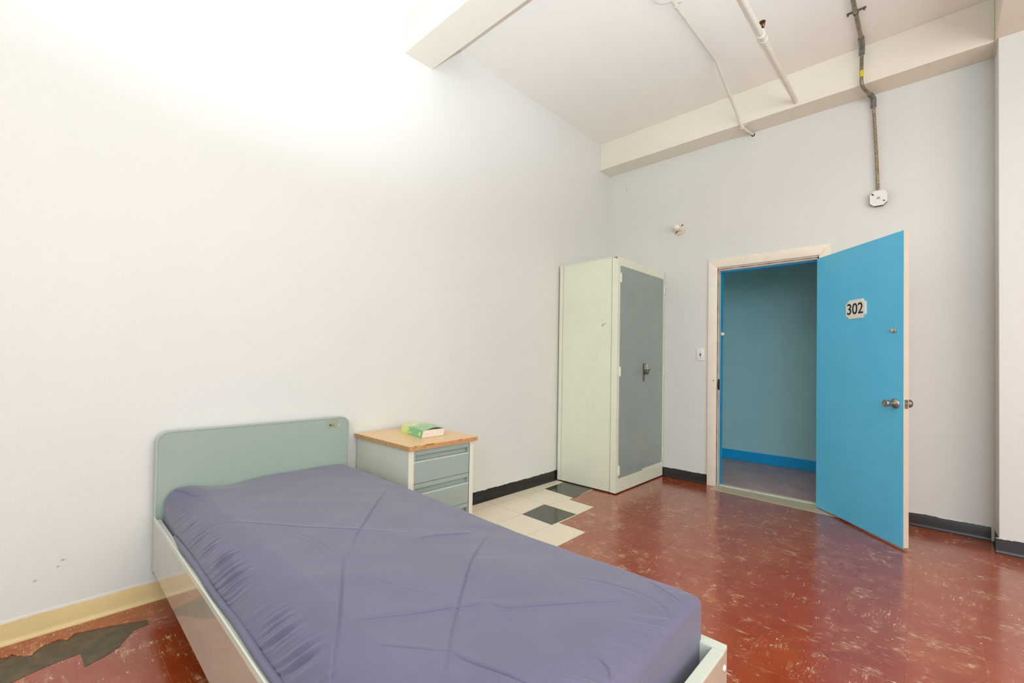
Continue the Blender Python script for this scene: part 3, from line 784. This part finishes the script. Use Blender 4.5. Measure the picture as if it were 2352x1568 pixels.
for s_, x0, x1 in (('l', -4.030, -4.006), ('r', -3.155, -3.128)):
    left = x0 < -3.5
    bm = bmesh.new(); box(bm, x0, x1, -2.2455, -.061, .168, .402 if not left else .389, bev=.001)
    rl = obj('side_rail', bm, 'rail', bed, label='glossy cream side rail')
    bm = bmesh.new()
    if left:
        box(bm, x0-.0015, x0+.0032, -2.246, -.061, .390, .4105, bev=.0008); box(bm, x0, x0+.024, -2.246, -.061, .388, .3955, bev=.0008)
    else:
        box(bm, x1-.002, x1+.0015, -2.272, -.061, .398, .4105, bev=.0008); box(bm, x1-.028, x1, -2.272, -.061, .400, .4080, bev=.0008); box(bm, x1-.030, x1-.026, -2.246, -.061, .33, .405)
    obj('rail_cap', bm, 'raillip', rl)
bm = bmesh.new(); box(bm, -4.030, -3.130, -2.273, -2.247, .168, .402, bev=.001)
ft = obj('foot_rail', bm, 'rail', bed, label='glossy foot rail')
bm = bmesh.new(); box(bm, -4.03, -3.157, -2.274, -2.245, .400, .4072, bev=.0008); box(bm, -4.03, -3.157, -2.2455, -2.243, .36, .404); obj('rail_cap', bm, 'raillip', ft)
bm = bmesh.new(); lathe(bm, [(0, .008), (.002, .0075), (.004, .0)], (-3.150, -2.273, .362), (0, -1, 0), 16); obj('bolt', bm, 'white', ft)
obj('slat_deck', boxes((-4.004, -3.157, -2.243, -.062, .262, .280)), 'greygreen', bed)
bm = boxes((-3.20, -3.158, -2.243, -2.215, .300, .335), bev=.002); obj('corner_bracket', bm, 'raillip', bed)
for (x_, y_) in ((-3.80, -.22), (-3.30, -.22), (-3.80, -2.05), (-3.30, -2.05)):
    obj('leg', boxes((x_-.016, x_+.016, y_-.016, y_+.016, 0, .262), bev=.002), 'raillip', bed)

# ------------------------------------------------------------------ mattress with creased cover
def mattress():
    x0, x1, y0, y1, z0, z1 = -3.997, -3.136, -2.212, -.064, .282, .520
    r = .055
    us = np.linspace(0, 1, 340); vs2 = np.linspace(0, 1, 840); ws = np.linspace(0, 1, 40)
    X = x0+(x1-x0)*us; Y = y0+(y1-y0)*vs2; Z = z0+(z1-z0)*ws
    verts, faces, key = [], [], {}
    arrs = []
    def face(P, nu_, nv_):
        base = sum(len(a) for a in arrs); arrs.append(P)
        for i in range(nu_-1):
            b = base+i*nv_
            for j in range(nv_-1):
                faces.append((b+j, b+j+nv_, b+j+nv_+1, b+j+1))
    def mk(A_, B_, fn):
        g1, g2 = np.meshgrid(A_, B_, indexing='ij'); return fn(g1.ravel(), g2.ravel())
    one = np.ones_like
    face(mk(X, Y, lambda a, b: np.stack([a, b, one(a)*z1], 1)), len(X), len(Y))
    face(mk(Y, X, lambda b, a: np.stack([a, b, one(a)*z0], 1)), len(Y), len(X))
    face(mk(Y, Z, lambda b, c: np.stack([one(b)*x0, b, c], 1)), len(Y), len(Z))
    face(mk(Z, Y, lambda c, b: np.stack([one(b)*x1, b, c], 1)), len(Z), len(Y))
    face(mk(Z, X, lambda c, a: np.stack([a, one(a)*y0, c], 1)), len(Z), len(X))
    face(mk(X, Z, lambda a, c: np.stack([a, one(a)*y1, c], 1)), len(X), len(Z))
    P = np.concatenate(arrs)
    # rounding: soft large radius
    rz = .016+.045*np.clip((-3.35-P[:, 0])/.5, 0, 1)
    lo = np.array([x0+r, y0+.032, z0+.045]); hi = np.array([x1-.014, y1-.02, z1-.01])
    HI = np.repeat(hi[None], len(P), 0); HI[:, 2] = z1-rz
    q = np.clip(P, lo, HI); dv = P-q
    ax = np.where(P < q, q-np.array([x0, y0, z0]), np.array([x1, y1, z1])-q)
    nrm = np.abs(dv)/np.maximum(ax, 1e-9)
    mx = nrm.max(1); ln = np.sqrt((nrm**2).sum(1))
    sc = np.where(ln > 1e-9, mx/np.maximum(ln, 1e-9), 1)
    P = q+dv*sc[:, None]
    x, y, z = P[:, 0].copy(), P[:, 1].copy(), P[:, 2].copy()
    topw = np.clip((z-(z1-.16))/.16, 0, 1); topw = topw*topw*(3-2*topw)
    h = np.zeros(len(P))
    # crown and slump
    u = (x-x0)/(x1-x0); v = (y-y0)/(y1-y0)
    h += .012*np.sin(np.pi*np.clip(u, 0, 1))**.7*np.sin(np.pi*np.clip(v, 0, 1))**.5
    h += -.012*np.exp(-((x-x1)/.25)**2)*np.exp(-((y+1.5)/.45)**2)          # sagging right edge
    h += -.070*np.clip((-3.865-x)/.13, 0, 1)**1.6*(1-np.exp(-((y+.07)/.16)**2)*.9)     # left side slopes down
    h += .016*np.exp(-((x+3.93)/.09)**2-((y+.10)/.14)**2)                     # head corner puffed up
    h += -.022*np.exp(-((x+3.74)/.10)**2-((y+.07)/.10)**2)
    h += -.02*np.clip((-2.05-y)/.16, 0, 1)**2*np.clip((-3.2-x)/.3, 0, 1)      # foot slope
    def seg(pl, A_, wd, asym=.6, wl=None):
        pl = np.array(pl, float)
        best = np.full(len(x), 1e9); side = np.zeros(len(x)); par = np.zeros(len(x))
        L = np.r_[0, np.cumsum(np.hypot(*np.diff(pl, axis=0).T))]
        for i in range(len(pl)-1):
            a, b = pl[i], pl[i+1]; e = b-a; l2 = (e**2).sum()
            t = np.clip(((x-a[0])*e[0]+(y-a[1])*e[1])/l2, 0, 1)
            dx, dy = x-(a[0]+t*e[0]), y-(a[1]+t*e[1]); dist = np.hypot(dx, dy)
            m = dist < best
            best[m] = dist[m]; side[m] = np.sign(e[0]*dy-e[1]*dx)[m]; par[m] = ((L[i]+t*math.sqrt(l2))/L[-1])[m]
        amp = A_*np.clip(np.sin(np.pi*np.clip(par, .0, 1)), 0, 1)**.6
        sd = best*side
        wd = wd*.75
        broad = np.exp(-np.where(sd > 0, np.abs(sd)/(wd*6.0), (np.abs(sd)/(wd*1.7))**2))
        valley = -asym*np.exp(-((sd+wd*.3)/(wd*.46))**2)
        return amp*(.60*broad+1.15*valley)
    def smooth(pl, it=2):
        pl = [tuple(p) for p in pl]
        for _ in range(it):
            q_ = [pl[0]]
            for a, b in zip(pl, pl[1:]):
                q_ += [(a[0]*.75+b[0]*.25, a[1]*.75+b[1]*.25), (a[0]*.25+b[0]*.75, a[1]*.25+b[1]*.75)]
            q_.append(pl[-1]); pl = q_
        return pl
    S = [
     ([(-3.874, -1.656), (-3.795, -1.703), (-3.66, -1.797), (-3.584, -1.823)], .0085, .011, 1.0, 1),
     ([(-3.584, -1.823), (-3.579, -1.862), (-3.561, -1.888), (-3.4, -1.999), (-3.295, -2.082)], .0085, .011, 1.0, 1),
     ([(-3.72, -1.274), (-3.754, -1.361), (-3.842, -1.53), (-3.889, -1.624), (-3.971, -1.753), (-4.006, -1.826)], .0095, .013, .7, -1),
     ([(-3.245, -1.476), (-3.408, -1.579), (-3.503, -1.653), (-3.616, -1.754), (-3.728, -1.854), (-3.778, -1.903), (-3.853, -1.98)], .0075, .012, .8, -1),
     ([(-3.783, -1.909), (-3.842, -1.829), (-3.880, -1.77)], .006, .009, 1.0, 1),
     ([(-3.775, -1.903), (-3.766, -1.965), (-3.734, -2.053), (-3.70, -2.16)], .008, .010, 1.1, 1),
     ([(-3.287, -1.443), (-3.447, -1.359), (-3.498, -1.383)], .0045, .010, .9, -1),
     ([(-3.206, -.713), (-3.364, -.892), (-3.486, -1.031), (-3.615, -1.181), (-3.707, -1.312), (-3.73, -1.35)], .0075, .012, .7, -1),
     ([(-3.99, -.560), (-3.912, -.694), (-3.746, -.959), (-3.636, -1.114), (-3.468, -1.323)], .0075, .014, .6, -1),
     ([(-3.773, -.965), (-3.738, -1.15), (-3.74, -1.316)], .005, .014, .4, 1),
     ([(-3.747, -1.345), (-3.73, -1.532), (-3.695, -1.658), (-3.646, -1.75)], .0045, .016, .3, 1),
     ([(-3.44, -1.60), (-3.522, -1.737), (-3.574, -1.813)], .010, .022, .1, 1),
     ([(-3.964, -.099), (-3.937, -.151), (-3.90, -.27)], .007, .010, 1.1, 1),
     ([(-3.30, -1.90), (-3.254, -2.03), (-3.25, -2.15), (-3.32, -2.21)], .007, .018, .4, 1),
     ([(-3.16, -2.05), (-3.19, -2.13), (-3.22, -2.20)], .005, .010, .7, 1),
     ([(-3.56, -2.10), (-3.55, -2.16), (-3.60, -2.21)], .007, .010, .8, 1),
     ([(-3.95, -.42), (-3.80, -.36), (-3.55, -.42), (-3.3, -.50)], .003, .03, .2, 1),
    ]
    for pl, A_, wd, asy, sg in S:
        pl = smooth(pl)
        if sg < 0: pl = pl[::-1]
        h += seg(pl, A_, wd, asy)
    # gathers running down the left and foot sides
    def fold(t, seed):
        k = np.arange(0, 60); rs = np.random.RandomState(seed)
        ph = rs.uniform(0, 6.28, 8); fr = np.array([93, 137, 182, 243, 211, 57, 29, 318]); am = np.array([.6, .7, .6, .4, .4, .5, .4, .25])
        return sum(a*np.sin(f*t+p) for a, f, p in zip(am, fr, ph))/2
    el = np.exp(-((x+3.970)/.030)**2)*(.55+.45*np.sin(y*11+np.sin(y*27)))
    skew = y+ (z-.45)*.8 + (x+3.95)*.9
    g_ = .0052*fold(skew, 1)*el*np.clip((-.30-y)/.5, .3, 1)
    ef = np.exp(-((y-y0-.04)/.05)**2)
    g_ += .003*fold(x*.9+(z-.45)*.5+y*.6, 2)*ef*np.clip(1-(x+3.35)/.2, .2, 1)
    h += .0012*(np.sin(x*23+np.sin(y*9)*2)*np.sin(y*17+x*6))
    P[:, 2] = z+h*topw+g_*topw
    sidew = 1-topw
    P[:, 0] += np.where(x < -3.93, -g_*1.0*np.clip((z-z0)/.1, 0, 1), 0)
    P[:, 0] = np.maximum(P[:, 0], -4.0040)
    me = bpy.data.meshes.new('fitted_cover')
    # merge duplicate border vertices
    me.from_pydata(P.tolist(), [], faces)
    bm = bmesh.new(); bm.from_mesh(me); bmesh.ops.remove_doubles(bm, verts=bm.verts, dist=.0002)
    bpy.data.meshes.remove(me)
    return bm
mt = empty('mattress', (-3.57, -1.14, .28), 'mattress in a creased lavender blue fitted cover on the bed frame', 'mattress')
mo = obj('fitted_cover', mattress(), 'sheet', mt, smooth=180)
bm = bmesh.new()
pts = []
for i in range(80):
    t = i/79; y_ = -.36 - t*1.84
    pts.append((-4.0045+.0015*math.sin(y_*14), y_, .4005+.002*math.sin(y_*9+1)))
tube(bm, pts, [.0035+.0075*min(1, i/8) for i in range(80)], 12)
obj('hem_roll', bm, 'sheet', mt, smooth=180)
